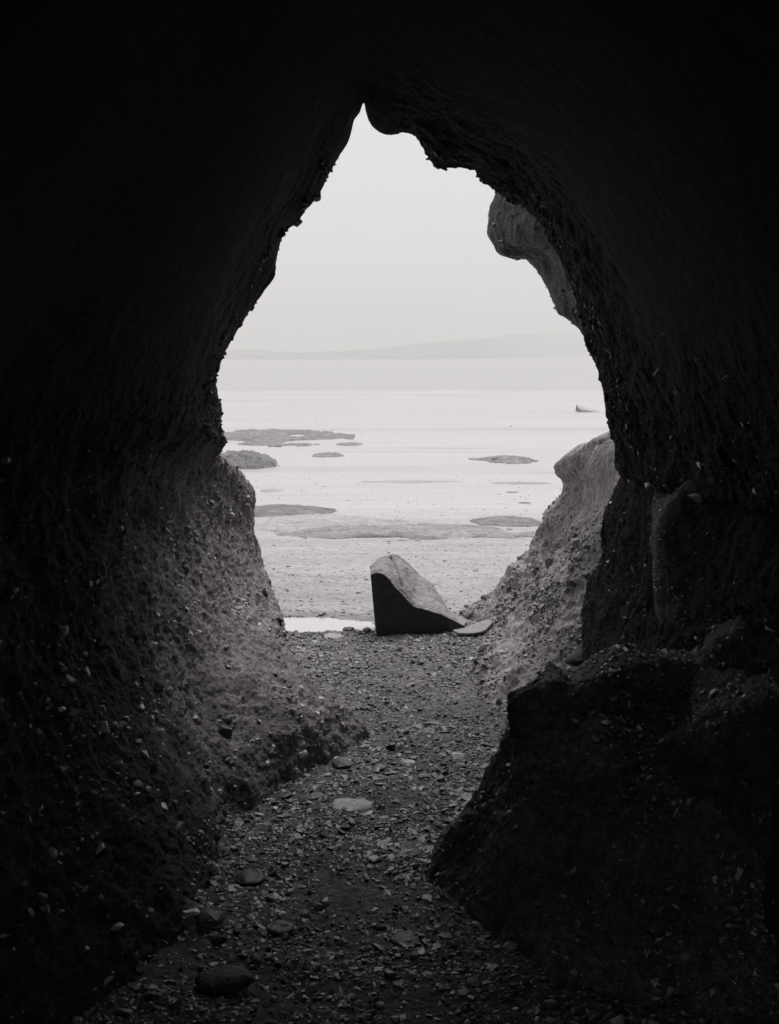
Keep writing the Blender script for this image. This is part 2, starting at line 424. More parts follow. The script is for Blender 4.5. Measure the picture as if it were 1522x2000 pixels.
# ------------------------------------------------------------------ the cave: one sheet, cliff face outside, tunnel inside
rim = [(722, 1440, 4.72), (650, 1368, 4.72), (574, 1292, 4.98), (552, 1200, 5.42), (514, 1100, 5.9), (495, 1030, 5.9), (489, 965, 5.85), (462, 928, 5.6),
       (432, 890, 5.1), (441, 862, 4.8), (441, 838, 4.7), (434, 790, 4.6), (420, 735, 4.6), (437, 695, 4.6), (480, 625, 4.6), (516, 568, 4.6), (537, 538, 4.6),
       (540, 505, 4.6), (554, 462, 4.6), (612, 395, 4.6), (655, 322, 4.6), (682, 275, 4.6), (693, 236, 4.6), (704, 220, 4.6), (711, 203, 4.6),
       (718, 228, 4.6), (728, 247, 4.6), (752, 262, 4.6), (797, 266, 4.6), (815, 285, 4.6), (832, 312, 4.6), (858, 331, 4.6), (924, 330, 4.6), (938, 358, 4.6), (968, 377, 4.6),
       (1018, 398, 4.6), (1055, 436, 4.6), (1085, 490, 4.6), (1112, 555, 4.6), (1136, 625, 4.6), (1155, 690, 4.6), (1176, 745, 4.6), (1188, 800, 4.6),
       (1199, 856, 4.6), (1203, 916, 4.7), (1212, 936, 4.75), (1196, 980, 4.8), (1178, 1040, 4.8), (1177, 1092, 4.8), (1160, 1132, 4.8),
       (1144, 1180, 4.8), (1136, 1228, 4.75), (1132, 1262, 4.7), (1120, 1330, 4.65), (1100, 1420, 4.6), (1080, 1520, 4.55)]
R = np.array([P(*q) for q in rim]); C = len(R)
ctr = np.array([0.1, 0, 1.3])
def outward(R, dist, dy, zmin=-0.2):
    d = R - ctr; d[:, 1] = 0
    ang = np.linalg.norm(d, axis=1, keepdims=True); d = d / ang
    Q = R + d * dist; Q[:, 1] += dy; Q[:, 2] = np.maximum(Q[:, 2], zmin)
    return Q
rows = []
cliff = outward(R, 6.0, 0.6); cliff[:, 1] = -2.2; rows.append(cliff)
q = outward(R, 6.0, 0.9); rows.append(q)
q = outward(R, 2.2, 0.55); rows.append(q)
q = outward(R, 0.55, 0.28); rows.append(q)
q = outward(R, 0.14, 0.12); rows.append(q)
rows.append(R)
def inner(Yk, a_, b_, left=None, dz=0):
    Q = R.copy(); s = (R[:, 1] - 4.6) * 0.55
    al = np.interp(Yk, [1.0, 2.0, 2.7, 3.2, 3.7, 4.2], [1.9, 1.75, 1.6, 1.38, 1.18, 1.05])
    al = 1 + (al - 1) * np.clip((2.9 - Q[:, 2]) / 1.3, 0.3, 1)
    ar = 1 + (a_ - 1) * (1 + 1.0 * np.clip((2.3 - Q[:, 2]) / 1.8, 0, 1))
    Q[:, 0] = np.where(Q[:, 0] < 0, Q[:, 0] * al, Q[:, 0] * ar); z = Q[:, 2]
    if left: s = s + np.where(np.arange(C) > 10, 0.25 * np.exp(-(np.arange(C) - 10) / 4.0), 0)
    Q[:, 2] = np.where(z > EYE, EYE + (z - EYE) * b_ + dz, z); Q[:, 1] = Yk + s
    # ease crevice tip and bumps inside
    if left:
        for j, l in enumerate(left): Q[j] = P(*l)
    return Q
L1 = [(606, 1500, 4.34), (576, 1420, 4.32), (526, 1330, 4.58), (490, 1220, 4.98), (462, 1120, 5.25), (446, 1040, 5.3), (440, 980, 5.3), (424, 940, 5.1), (404, 895, 4.7), (398, 860, 4.45), (394, 830, 4.35)]
L2 = [(452, 1604, 3.85), (432, 1520, 3.98), (404, 1420, 4.15), (376, 1300, 4.35), (352, 1180, 4.45), (337, 1080, 4.5), (330, 1000, 4.5), (316, 940, 4.4), (300, 890, 4.2), (292, 855, 4.05), (286, 820, 3.95)]
L3 = [(404, 1724, 3.4), (372, 1640, 3.45), (312, 1520, 3.55), (262, 1380, 3.7), (238, 1240, 3.8), (222, 1120, 3.85), (212, 1020, 3.85), (196, 950, 3.8), (180, 890, 3.7), (170, 850, 3.6), (160, 810, 3.5)]
L4 = [(330, 1852, 3.02), (260, 1760, 3.02), (170, 1600, 3.05), (90, 1420, 3.1), (50, 1260, 3.15), (20, 1120, 3.15), (0, 1000, 3.15), (-30, 930, 3.1), (-50, 880, 3.05), (-60, 830, 3.0), (-70, 780, 2.95)]
rows.append(inner(4.2, 1.04, 1.10, L1))
rows.append(inner(3.7, 1.09, 1.18, L2))
rows.append(inner(3.2, 1.14, 1.25, L3))
rows.append(inner(2.7, 1.18, 1.30, L4))
for Yk, a_, b_ in ((2.0, 1.28, 1.35), (1.0, 1.45, 1.4), (-0.3, 1.5, 1.4), (-1.6, 1.4, 1.3)):
    Q = inner(Yk, a_, b_); Q[:, 1] = Yk
    Q[:9, 0] = np.minimum(Q[:9, 0], -0.95 * a_ * 0.9)
    rows.append(Q)
Q = rows[-1].copy(); Q[:, 0] *= 0.75; Q[:, 2] = np.where(Q[:, 2] > 0, Q[:, 2] * 0.8, Q[:, 2]); Q[:, 1] = -2.0; rows.append(Q)   # unseen rear end left open, added to let light reach the near rock
G = np.array(rows)
G[5:, 0, 2] = np.minimum(G[5:, 0, 2], -0.02); G[:, -1, 2] = np.minimum(G[:, -1, 2], -0.02)
# round the crevice and the knobs of the arch away inside the roof
for k in range(6, len(G)):
    for _ in range((k - 5) * 6):
        m = G[k, 11:44].copy(); G[k, 12:43] = 0.25 * m[:-2] + 0.5 * m[1:-1] + 0.25 * m[2:]
u0 = G[:, :1].copy(); u0[..., 2] = -0.3; u0[5:, :, 0] -= 0.03; u1 = G[:, -1:].copy(); u1[..., 2] = -0.3
G = np.concatenate([u0, G, u1], axis=1)
def amp_cave(V, tr, tc):
    # finer at the rim so the opening keeps its outline, calmer on the smooth upper left wall
    a_ = np.ones(V.shape[:2])
    up = np.clip((V[..., 2] - 1.25) / 0.3, 0, 1) * (V[..., 0] < 0)
    up2 = np.clip((V[..., 2] - np.where(V[..., 0] > 0, 1.3, 1.4)) / 0.4, 0, 1) * np.clip((4.3 - V[..., 1]) / 0.5, 0, 1)
    low = np.clip((1.3 - V[..., 2]) / 0.3, 0, 1) * (V[..., 0] < 0) * (V[..., 1] > 2.5)
    return a_ * (1 - 0.6 * up) * (1 - 0.9 * up2) * (1 + 0.15 * low) * np.where((V[..., 2] > 2.35) & (np.abs(V[..., 0] + 0.1) < 0.14), 0.5, 1.0)
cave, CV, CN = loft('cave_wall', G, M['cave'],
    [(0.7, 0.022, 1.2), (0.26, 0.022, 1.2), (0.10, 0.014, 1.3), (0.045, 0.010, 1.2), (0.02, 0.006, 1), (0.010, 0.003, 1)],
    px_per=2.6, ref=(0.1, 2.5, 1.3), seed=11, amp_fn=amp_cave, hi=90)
tag(cave, 'dark earth walls and roof of the sea cave around its pear-shaped mouth', kind='structure')

# outer slope on the right, below open sky
S0 = [(1010, 1190, 7.6), (1040, 1150, 7.7), (1080, 1110, 7.7), (1110, 1080, 7.7), (1130, 1050, 7.6), (1145, 1025, 7.5), (1160, 1000, 7.5), (1185, 960, 7.3), (1190, 945, 7.3), (1190, 925, 7.2), (1200, 900, 7.1), (1230, 870, 6.9), (1280, 830, 6.6), (1420, 700, 6.6)]
S1 = [(893, 1204, 7.0), (930, 1182, 7.0), (980, 1140, 7.0), (1010, 1102, 7.0), (1036, 1070, 6.95), (1048, 1038, 6.9), (1060, 1010, 6.8), (1093, 968, 6.7), (1099, 943, 6.65), (1085, 920, 6.6), (1092, 900, 6.5), (1130, 873, 6.3), (1196, 838, 6.0), (1330, 720, 6.0)]
S2 = [(950, 1224, 6.6), (985, 1195, 6.5), (1025, 1150, 6.5), (1055, 1110, 6.45), (1080, 1080, 6.4), (1095, 1045, 6.4), (1110, 1010, 6.35), (1135, 970, 6.3), (1145, 945, 6.2), (1142, 922, 6.1), (1150, 898, 6.0), (1172, 874, 5.9), (1222, 845, 5.7), (1340, 740, 5.7)]
S3 = [(925, 1296, 5.82), (960, 1270, 5.8), (1010, 1225, 5.8), (1060, 1170, 5.75), (1098, 1120, 5.75), (1125, 1080, 5.75), (1145, 1035, 5.7), (1170, 990, 5.7), (1182, 960, 5.65), (1185, 938, 5.6), (1195, 915, 5.5), (1214, 888, 5.4), (1250, 860, 5.3), (1350, 760, 5.3)]
S4 = [(938, 1356, 5.3), (975, 1332, 5.3), (1030, 1290, 5.28), (1090, 1230, 5.25), (1130, 1170, 5.25), (1160, 1120, 5.25), (1182, 1070, 5.2), (1204, 1020, 5.2), (1214, 985, 5.2), (1222, 960, 5.15), (1235, 930, 5.1), (1250, 905, 5.1), (1290, 875, 5.0), (1370, 800, 5.0)]
S5 = [(985, 1402, 4.95), (1030, 1385, 4.92), (1080, 1340, 4.92), (1130, 1280, 4.9), (1170, 1220, 4.9), (1200, 1160, 4.9), (1225, 1110, 4.9), (1250, 1060, 4.9), (1260, 1010, 4.9), (1270, 980, 4.9), (1280, 950, 4.9), (1290, 930, 4.9), (1320, 900, 4.8), (1390, 820, 4.8)]
S6 = [(1040, 1480, 4.5), (1080, 1450, 4.5), (1120, 1400, 4.5), (1180, 1340, 4.5), (1220, 1280, 4.5), (1260, 1220, 4.5), (1290, 1160, 4.5), (1310, 1110, 4.5), (1320, 1060, 4.5), (1330, 1010, 4.5), (1340, 980, 4.5), (1350, 950, 4.5), (1380, 920, 4.5), (1420, 860, 4.5)]
SG = np.array([[P(*q) for q in r] for r in (S0, S1, S2, S3, S4, S5, S6)])
SG = np.concatenate([SG[:, :1] + [-0.05, 0, -0.12], SG], axis=1)
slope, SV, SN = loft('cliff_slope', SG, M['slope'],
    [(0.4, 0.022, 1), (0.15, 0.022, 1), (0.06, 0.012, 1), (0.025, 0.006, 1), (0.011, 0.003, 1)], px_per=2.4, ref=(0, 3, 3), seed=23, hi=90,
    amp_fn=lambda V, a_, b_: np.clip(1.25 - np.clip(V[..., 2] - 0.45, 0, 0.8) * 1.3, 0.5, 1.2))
tag(slope, 'sunlit stony earth slope outside the cave on the right', kind='structure')

# hanging outer rock beyond the arch, upper right
O0 = [(1060, 180, 6.3), (1050, 300, 6.3), (1040, 385, 6.3), (1035, 420, 6.3), (1040, 455, 6.3), (1055, 478, 6.3), (1065, 490, 6.3), (1085, 495, 6.3), (1100, 495, 6.3), (1120, 510, 6.3), (1140, 540, 6.2), (1155, 575, 6.1), (1170, 600, 6.0), (1200, 640, 5.9), (1230, 700, 5.8)]
O1 = [(985, 180, 5.75), (975, 300, 5.75), (966, 380, 5.75), (958, 415, 5.75), (955, 452, 5.75), (966, 482, 5.7), (974, 498, 5.65), (1000, 507, 5.6), (1024, 505, 5.6), (1048, 526, 5.6), (1070, 560, 5.5), (1080, 590, 5.4), (1094, 610, 5.3), (1128, 636, 5.2), (1165, 690, 5.1)]
O2 = [(1005, 180, 5.45), (1000, 300, 5.45), (988, 380, 5.45), (985, 415, 5.45), (985, 445, 5.42), (990, 466, 5.4), (996, 478, 5.4), (1025, 484, 5.4), (1050, 486, 5.35), (1075, 508, 5.3), (1090, 540, 5.2), (1102, 575, 5.1), (1118, 598, 5.05), (1145, 625, 5.0), (1180, 690, 4.95)]
O3 = [(1080, 180, 5.1), (1080, 300, 5.1), (1080, 370, 5.1), (1080, 400, 5.05), (1085, 430, 5.0), (1090, 450, 4.98), (1100, 465, 4.95), (1110, 480, 4.9), (1120, 500, 4.9), (1130, 530, 4.85), (1145, 565, 4.85), (1155, 600, 4.8), (1170, 630, 4.8), (1190, 670, 4.8), (1220, 720, 4.8)]
O4 = [(1200, 150, 4.7), (1200, 300, 4.7), (1200, 370, 4.7), (1200, 400, 4.7), (1205, 430, 4.7), (1210, 450, 4.7), (1215, 465, 4.7), (1220, 480, 4.7), (1225, 500, 4.7), (1230, 530, 4.7), (1235, 565, 4.7), (1240, 600, 4.7), (1245, 630, 4.7), (1250, 670, 4.7), (1260, 720, 4.7)]
OG = np.array([[P(*q) for q in r] for r in (O0, O1, O2, O3, O4)])
over, OV, ON = loft('overhanging_rock', OG, M['overhang'],
    [(0.3, 0.014, 1.2), (0.1, 0.010, 1.2), (0.035, 0.007, 1.5), (0.014, 0.003, 1)], px_per=2.4, ref=(0, 0, 1.6), seed=31)
tag(over, 'brown hanging rock nose beyond the upper right of the arch', 'rock', kind='structure')

# near ledge at the right, rising from the floor to the wall
crest = [(826, 1692, 3.50), (868, 1612, 3.48), (905, 1562, 3.46), (934, 1528, 3.44), (966, 1474, 3.42), (990, 1438, 3.4), (992, 1402, 3.4), (998, 1366, 3.42), (1030, 1345, 3.45), (1076, 1328, 3.5), (1118, 1342, 3.5), (1162, 1324, 3.52), (1205, 1308, 3.55), (1250, 1298, 3.6), (1330, 1290, 3.65), (1480, 1280, 3.6), (1700, 1270, 3.5)]
cr = np.array([P(*q) for q in crest])
back0 = cr + np.array([[0.10 + 0.02 * k, 0.6, 0] for k in range(len(cr))]); back0[:, 2] = cr[:, 2] * 0.35 - 0.05; back0[0, 2] = -0.15
back1 = cr + np.array([[0.03, 0.10 if k < 9 else 0.25, 0.0] for k in range(len(cr))]); back1[:, 2] = cr[:, 2] * 0.97 - 0.005
face0 = cr + np.array([[0.0, -0.07, -0.03]] * len(cr)); face0[:, 2] = np.maximum(face0[:, 2] - cr[:, 2] * 0.10, -0.1)
cont = np.array([P(*q) for q in [(838, 1706, 3.44), (858, 1722, 3.38), (880, 1742, 3.32), (905, 1762, 3.26), (930, 1785, 3.20), (958, 1808, 3.14), (985, 1830, 3.08), (1010, 1852, 3.02), (1040, 1876, 2.96), (1075, 1905, 2.88), (1110, 1925, 2.85), (1150, 1945, 2.8), (1190, 1960, 2.77), (1235, 1975, 2.74), (1300, 1985, 2.72), (1400, 1995, 2.7), (1600, 2010, 2.67)]])
cont[:, 2] = 0.0
face1 = cr * 0.62 + cont * 0.38; face1[:, 2] = cr[:, 2] * 0.66 + 0.01
face2 = cr * 0.25 + cont * 0.75; face2[:, 2] = cr[:, 2] * 0.26
low = cont + np.array([-0.02, -0.05, -0.15])
LG = np.array([back0, back1, cr, face0, face1, face2, cont, low])
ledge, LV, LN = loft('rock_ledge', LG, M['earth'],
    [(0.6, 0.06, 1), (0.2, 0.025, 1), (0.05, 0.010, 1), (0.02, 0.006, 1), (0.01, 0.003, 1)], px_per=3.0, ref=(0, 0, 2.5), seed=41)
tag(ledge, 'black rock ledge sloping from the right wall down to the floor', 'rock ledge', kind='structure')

# bulges of the right wall with lit upper edges
def bulge(name, crest, drop, back, seed, label, amp=1.0):
    cr = np.array([P(*q) for q in crest]); n = len(cr)
    r0 = cr + np.array(back); r1 = cr + np.array(back) * 0.25 + np.array([0, 0, 0.0])
    out_n = np.array([-0.02, -0.12, -0.03])
    r2 = cr + out_n; r3 = cr + np.array(drop) * 0.5 + np.array([-0.01, -0.15, 0]); r4 = cr + np.array(drop)
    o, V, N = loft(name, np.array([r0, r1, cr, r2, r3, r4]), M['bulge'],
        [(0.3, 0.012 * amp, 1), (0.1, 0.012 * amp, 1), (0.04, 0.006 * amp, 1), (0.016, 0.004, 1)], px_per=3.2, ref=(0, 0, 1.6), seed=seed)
    tag(o, label, kind='structure'); return V, N
B1 = bulge('wall_bulge', [(1300, 1210, 4.15), (1284, 1140, 4.12), (1283, 1080, 4.1), (1285, 1030, 4.1), (1296, 1000, 4.1), (1340, 952, 4.08), (1372, 918, 4.05), (1402, 885, 4.0), (1436, 830, 3.95), (1470, 758, 3.9), (1500, 700, 3.85), (1560, 620, 3.8)],
      (0.45, -0.55, -0.6), (0.05, 0.32, 0.04), 51, 'bulge of the right cave wall with a thin lit upper edge')
B2 = bulge('wall_bulge', [(1400, 1430, 3.75), (1372, 1360, 3.72), (1368, 1300, 3.7), (1384, 1245, 3.68), (1420, 1212, 3.66), (1460, 1186, 3.62), (1500, 1165, 3.6), (1570, 1130, 3.55), (1680, 1080, 3.5)],
      (0.4, -0.5, -0.55), (0.05, 0.30, 0.03), 57, 'lower bulge of the right cave wall, lit along its crest')
B3 = bulge('wall_bulge', [(1330, 1560, 3.45), (1290, 1500, 3.42), (1278, 1462, 3.4), (1310, 1430, 3.4), (1345, 1412, 3.38), (1368, 1385, 3.36), (1410, 1372, 3.34), (1470, 1350, 3.3), (1560, 1330, 3.25), (1680, 1300, 3.2)],
      (0.35, -0.7, -0.75), (0.05, 0.30, 0.03), 63, 'lowest stony bulge of the right cave wall')

# small earth mound at the foot of the left wall
mc = [(235, 1640, 3.3), (255, 1655, 3.28), (290, 1682, 3.26), (330, 1712, 3.24), (368, 1742, 3.22), (398, 1768, 3.2), (425, 1800, 3.16), (436, 1840, 3.06)]
cr = np.array([P(*q) for q in mc])
r0 = cr + np.array([0.0, 0.22, 0]); r0[:, 2] = -0.05; r1 = cr + np.array([0.0, 0.06, -0.02])
ct = np.array([P(*q) for q in [(60, 1905, 2.9), (110, 1890, 2.93), (170, 1880, 2.96), (230, 1868, 2.99), (290, 1856, 3.02), (345, 1850, 3.03), (395, 1848, 3.04), (432, 1850, 3.03)]]); ct[:, 2] = -0.03
r2 = cr * 0.6 + ct * 0.4 + [0, 0, 0.02]
mound, MV, MN = loft('earth_mound', np.array([r0, r1, cr, r2, ct]), M['mound'], [(0.2, 0.012, 1), (0.06, 0.009, 1), (0.02, 0.005, 1), (0.01, 0.003, 1)], px_per=2.6, ref=(0, 0, 2.5), seed=71)
tag(mound, 'low stony earth mound at the foot of the left wall', kind='structure')

# ------------------------------------------------------------------ stones
def hull_shape(n, seed, flat=1.0, jit=0.25):
    """angular stone: a coarse sphere with facets cut flat by planes"""
    r = np.random.default_rng(seed)
    import bmesh
    bm = bmesh.new(); p = r.normal(size=(n, 3)); p /= np.linalg.norm(p, axis=1, keepdims=True); p *= (1 - jit + jit * r.random((n, 1)) * 1.3)
    p[:, 2] *= flat
    for v in p: bm.verts.new(v)
    g = bmesh.ops.convex_hull(bm, input=bm.verts)
    bmesh.ops.delete(bm, geom=[e for e in g['geom_interior'] if isinstance(e, bmesh.types.BMVert)], context='VERTS')
    bmesh.ops.triangulate(bm, faces=bm.faces)
    bm.verts.ensure_lookup_table(); bm.verts.index_update()
    V = np.array([v.co[:] for v in bm.verts]); Fc = np.array([[v.index for v in f.verts] for f in bm.faces]); bm.free()
    return V, Fc
LIB_FLAT = [hull_shape(15, 100 + k, 0.2, 0.2) for k in range(14)]
LIB_ROUND = [hull_shape(14, 200 + k, 0.75, 0.15) for k in range(10)]
LIB_SHARD = [hull_shape(9, 300 + k, 0.35, 0.5) for k in range(12)]

def euler_mats(rx, ry, rz):
    cx, sx = np.cos(rx), np.sin(rx); cy, sy_ = np.cos(ry), np.sin(ry); cz, sz = np.cos(rz), np.sin(rz)
    Mx = np.zeros((len(rx), 3, 3)); o = np.ones(len(rx)); z = np.zeros(len(rx))
    A = np.stack([np.stack([o, z, z], -1), np.stack([z, cx, -sx], -1), np.stack([z, sx, cx], -1)], 1)
    B = np.stack([np.stack([cy, z, sy_], -1), np.stack([z, o, z], -1), np.stack([-sy_, z, cy], -1)], 1)
    D = np.stack([np.stack([cz, -sz, z], -1), np.stack([sz, cz, z], -1), np.stack([z, z, o], -1)], 1)
    return D @ B @ A

def scatter(name, pos, size, aspect, rx, ry, rz, lib, mat):
    n = len(pos); Rm = euler_mats(rx, ry, rz); pick = rng.integers(0, len(lib), n)
    Vs, Fs, off = [], [], 0
    for k, (lv, lf) in enumerate(lib):
        ii = np.where(pick == k)[0]
        if not len(ii): continue
        L = lv[None] * (size[ii, None] * aspect[ii])[:, None, :] if aspect.ndim == 2 else lv[None] * size[ii, None, None]
        W = np.einsum('nij,nvj->nvi', Rm[ii], L) + pos[ii, None, :]
        Fk = lf[None] + (np.arange(len(ii)) * len(lv))[:, None, None] + off
        Vs.append(W.reshape(-1, 3)); Fs.append(Fk.reshape(-1, 3)); off += len(ii) * len(lv)
    return mesh_np(name, np.concatenate(Vs), np.concatenate(Fs), mat)

def ground_z(x, y_):
    p = np.stack([x, y_, x * 0], -1)
    rz_ = fbm(p, [(0.9, 0.018, 1), (0.22, 0.010, 1), (0.06, 0.006, 1), (0.02, 0.0035, 1)], 3)
    r2_ = fbm(p * [0.5, 1, 0], [(3.0, 0.02, 1), (0.5, 0.012, 1), (0.12, 0.008, 1)], 9)
    w_ = np.clip((y_ - 6.4) / 0.8, 0, 1); wf_ = np.clip((30 - y_) / 14, 0, 1)
    return h_ground(y_) + rz_ * (1 - w_) + r2_ * w_ * wf_ - puddle_dip(x, y_) + shore_bumps(p)

# shale chips over the cave floor: thick in the middle of the floor, thin near the mouth
def floor_points(n, y0, y1, xw, power=1.0):
    Y = y0 + (y1 - y0) * rng.random(n) ** power; X = (rng.random(n) * 2 - 1) * xw(Y)
    return X, Y
n = 90000
X, Y = floor_points(n, 1.6, 6.4, lambda Y: 1.4 + 0 * Y)
dens = 0.3 + 0.5 * np.exp(-((Y - 3.9) / 0.5) ** 2) + 0.35 * np.clip(3.2 - Y, 0, 1)
cl = gnoise(np.stack([X / 0.3, Y / 0.35, X * 0], -1), 77)
dens *= np.clip(0.75 + cl * 1.3, 0.12, 1.6)
dens *= np.where(Y > 4.6, 0.55, 1.0)
keep = rng.random(n) < dens; X, Y = X[keep], Y[keep]; n = len(X)
size = np.where(Y < 3.3, np.clip(rng.lognormal(math.log(0.0052), 0.5, n), 0.0025, 0.02), np.clip(rng.lognormal(math.log(0.0058), 0.6, n), 0.003, 0.035)) * np.where(Y > 4.9, 0.8, 1.0)
pos = np.stack([X, Y, ground_z(X, Y) + size * 0.12], -1)
asp = np.stack([1 + rng.random(n) * 0.7, 0.7 + rng.random(n) * 0.4, 0.6 + rng.random(n) * 0.7], -1)
chips = scatter('shale_chips', pos, size, asp, rng.normal(0, 0.22, n), rng.normal(0, 0.22, n), rng.random(n) * 6.28, LIB_FLAT, M['stones'])
tag(chips, 'small flat shale chips strewn over the cave floor', kind='stuff')

n = 75000
X, Y = floor_points(n, 1.9, 6.7, lambda Y: 1.15 + 0 * Y)
cl = gnoise(np.stack([X / 0.35, Y / 0.5, X * 0], -1), 78) + 0.5 * gnoise(np.stack([X / 0.1, Y / 0.12, X * 0], -1), 79)
keep = rng.random(n) < np.clip(0.65 + cl * 1.5, 0.12, 1); X, Y = X[keep], Y[keep]; n = len(X)
size = np.clip(rng.lognormal(math.log(0.0042), 0.55, n), 0.002, 0.018)
pos = np.stack([X, Y, ground_z(X, Y) + size * 0.2], -1)
asp = np.stack([1 + rng.random(n) * 0.5, 0.8 + rng.random(n) * 0.4, 0.5 + rng.random(n) * 0.4], -1)
M['gravel'] = stone_mat('cave_gravel', 0.06, 0.42, rough=0.45)
grv = scatter('gravel', pos, size, asp, rng.normal(0, 0.3, n), rng.normal(0, 0.3, n), rng.random(n) * 6.28, LIB_ROUND, M['gravel'])
tag(grv, 'fine rounded gravel packed over the cave floor', kind='stuff')

n = 20000
Y = 6.9 + 22 * rng.random(n) ** 1.7; X = (rng.random(n) * 2 - 1) * (0.4 + Y * 0.4)
size = np.clip(rng.lognormal(math.log(0.007), 0.5, n), 0.003, 0.04)
pos = np.stack([X, Y, ground_z(X, Y) + size * 0.1], -1)
asp = np.stack([1 + rng.random(n) * 0.6, 0.8 + rng.random(n) * 0.4, 0.8 + rng.random(n) * 0.5], -1)
bm_ = stone_mat('beach_pebble', 0.22, 0.5)
peb = scatter('beach_pebbles', pos, size, asp, rng.normal(0, 0.2, n), rng.normal(0, 0.2, n), rng.random(n) * 6.28, LIB_FLAT, bm_)
tag(peb, 'small pebbles scattered over the open beach', kind='stuff')

def embed(name, V, N, n, smed, mask, mat, label, toward, ssig=0.55, smax=0.04, proud=0.35, lib=LIB_SHARD, tilt=0.5, clump=0.25):
    A = np.linalg.norm(np.cross(V[1:, :-1] - V[:-1, :-1], V[:-1, 1:] - V[:-1, :-1]), axis=-1).ravel()
    c = ((V[1:, :-1] + V[:-1, 1:]) / 2).reshape(-1, 3); nn = N[:-1, :-1].reshape(-1, 3)
    s = np.sign(((np.array(toward) - c) * nn).sum(-1)); s[s == 0] = 1; nn = nn * s[:, None]
    w_ = A * mask(c) * np.clip(0.6 + 1.6 * gnoise(c / clump, 91), 0.06, 3)
    ii = rng.choice(len(A), n, p=w_ / w_.sum())
    size = np.clip(rng.lognormal(math.log(smed), ssig, n), 0.0025, smax)
    asp = np.stack([1 + rng.random(n) * 0.7, 0.7 + rng.random(n) * 0.5, 0.6 + rng.random(n) * 1.0], -1)
    pos = c[ii] + nn[ii] * (size * proud * rng.random(n))[:, None]
    o = scatter(name, pos, size, asp, rng.normal(0, tilt, n), rng.normal(0, tilt, n), rng.random(n) * 6.28, lib, mat)
    tag(o, label, kind='stuff'); return o
embed('embedded_stones', CV, CN, 16000, 0.0066, lambda c: (c[:, 1] > 2.4) * (c[:, 1] < 6.2) * (c[:, 0] < 0.0) * np.clip(1.45 - c[:, 2], 0.0, 0.6),
      M['wallstones'], 'small stones stuck in the left cave wall', (0.6, 4, 1.2), ssig=0.55, smax=0.019, proud=0.2, lib=LIB_SHARD + LIB_ROUND, tilt=0.4)
embed('embedded_stones', CV, CN, 8000, 0.0065, lambda c: (c[:, 1] > 2.4) * (c[:, 1] < 5.2) * (c[:, 0] > 0.2) * np.clip(1.7 - c[:, 2], 0.0, 0.8),
      M['painted_glint'], 'small stones stuck in the right cave wall', (0.0, 3.5, 1.2))
embed('embedded_stones', SV, SN, 8000, 0.0058, lambda c: (c[:, 1] > 4.4) * np.clip(0.85 - c[:, 2], 0.0, 0.6),
      M['slopestones'], 'small stones covering the outer slope on the right', (-1, 5, 3), lib=LIB_SHARD + LIB_ROUND)
embed('embedded_stones', LV, LN, 9000, 0.0048, lambda c: 0.35 + 1.3 * (c[:, 0] > 0.65), M['painted_glint'], 'small stones stuck in the black ledge on the right', (-1, 3, 3))
embed('rim_stones', CV, CN, 1600, 0.0055, lambda c: (c[:, 1] > 4.3) * (c[:, 1] < 4.8) * (c[:, 2] > 1.2) * (c[:, 2] < 2.4) * 1.0, M['rimstones'], 'small stones along the edge of the cave mouth', (0.1, 3.5, 1.3), proud=0.1, lib=LIB_ROUND)
embed('embedded_stones', OV, ON, 800, 0.006, lambda c: 1.0 + 0 * c[:, 0], M['wallstones'], 'small stones stuck in the hanging rock nose', (0, 2, 1.6))
embed('embedded_stones', MV, MN, 1500, 0.006, lambda c: 1.0 + 0 * c[:, 0], M['wallstones'], 'small stones on the low mound by the left wall', (0, 2, 3))
for (V_, N__), lb in ((B1, 'small stones along the upper bulge of the right wall'), (B2, 'small stones along the middle bulge of the right wall'), (B3, 'small stones along the lowest bulge of the right wall')):
    embed('embedded_stones', V_, N__, 2600, 0.004, lambda c: 1.0 + 0 * c[:, 0], M['painted_glint'], lb, (0, 1.5, 2.5))

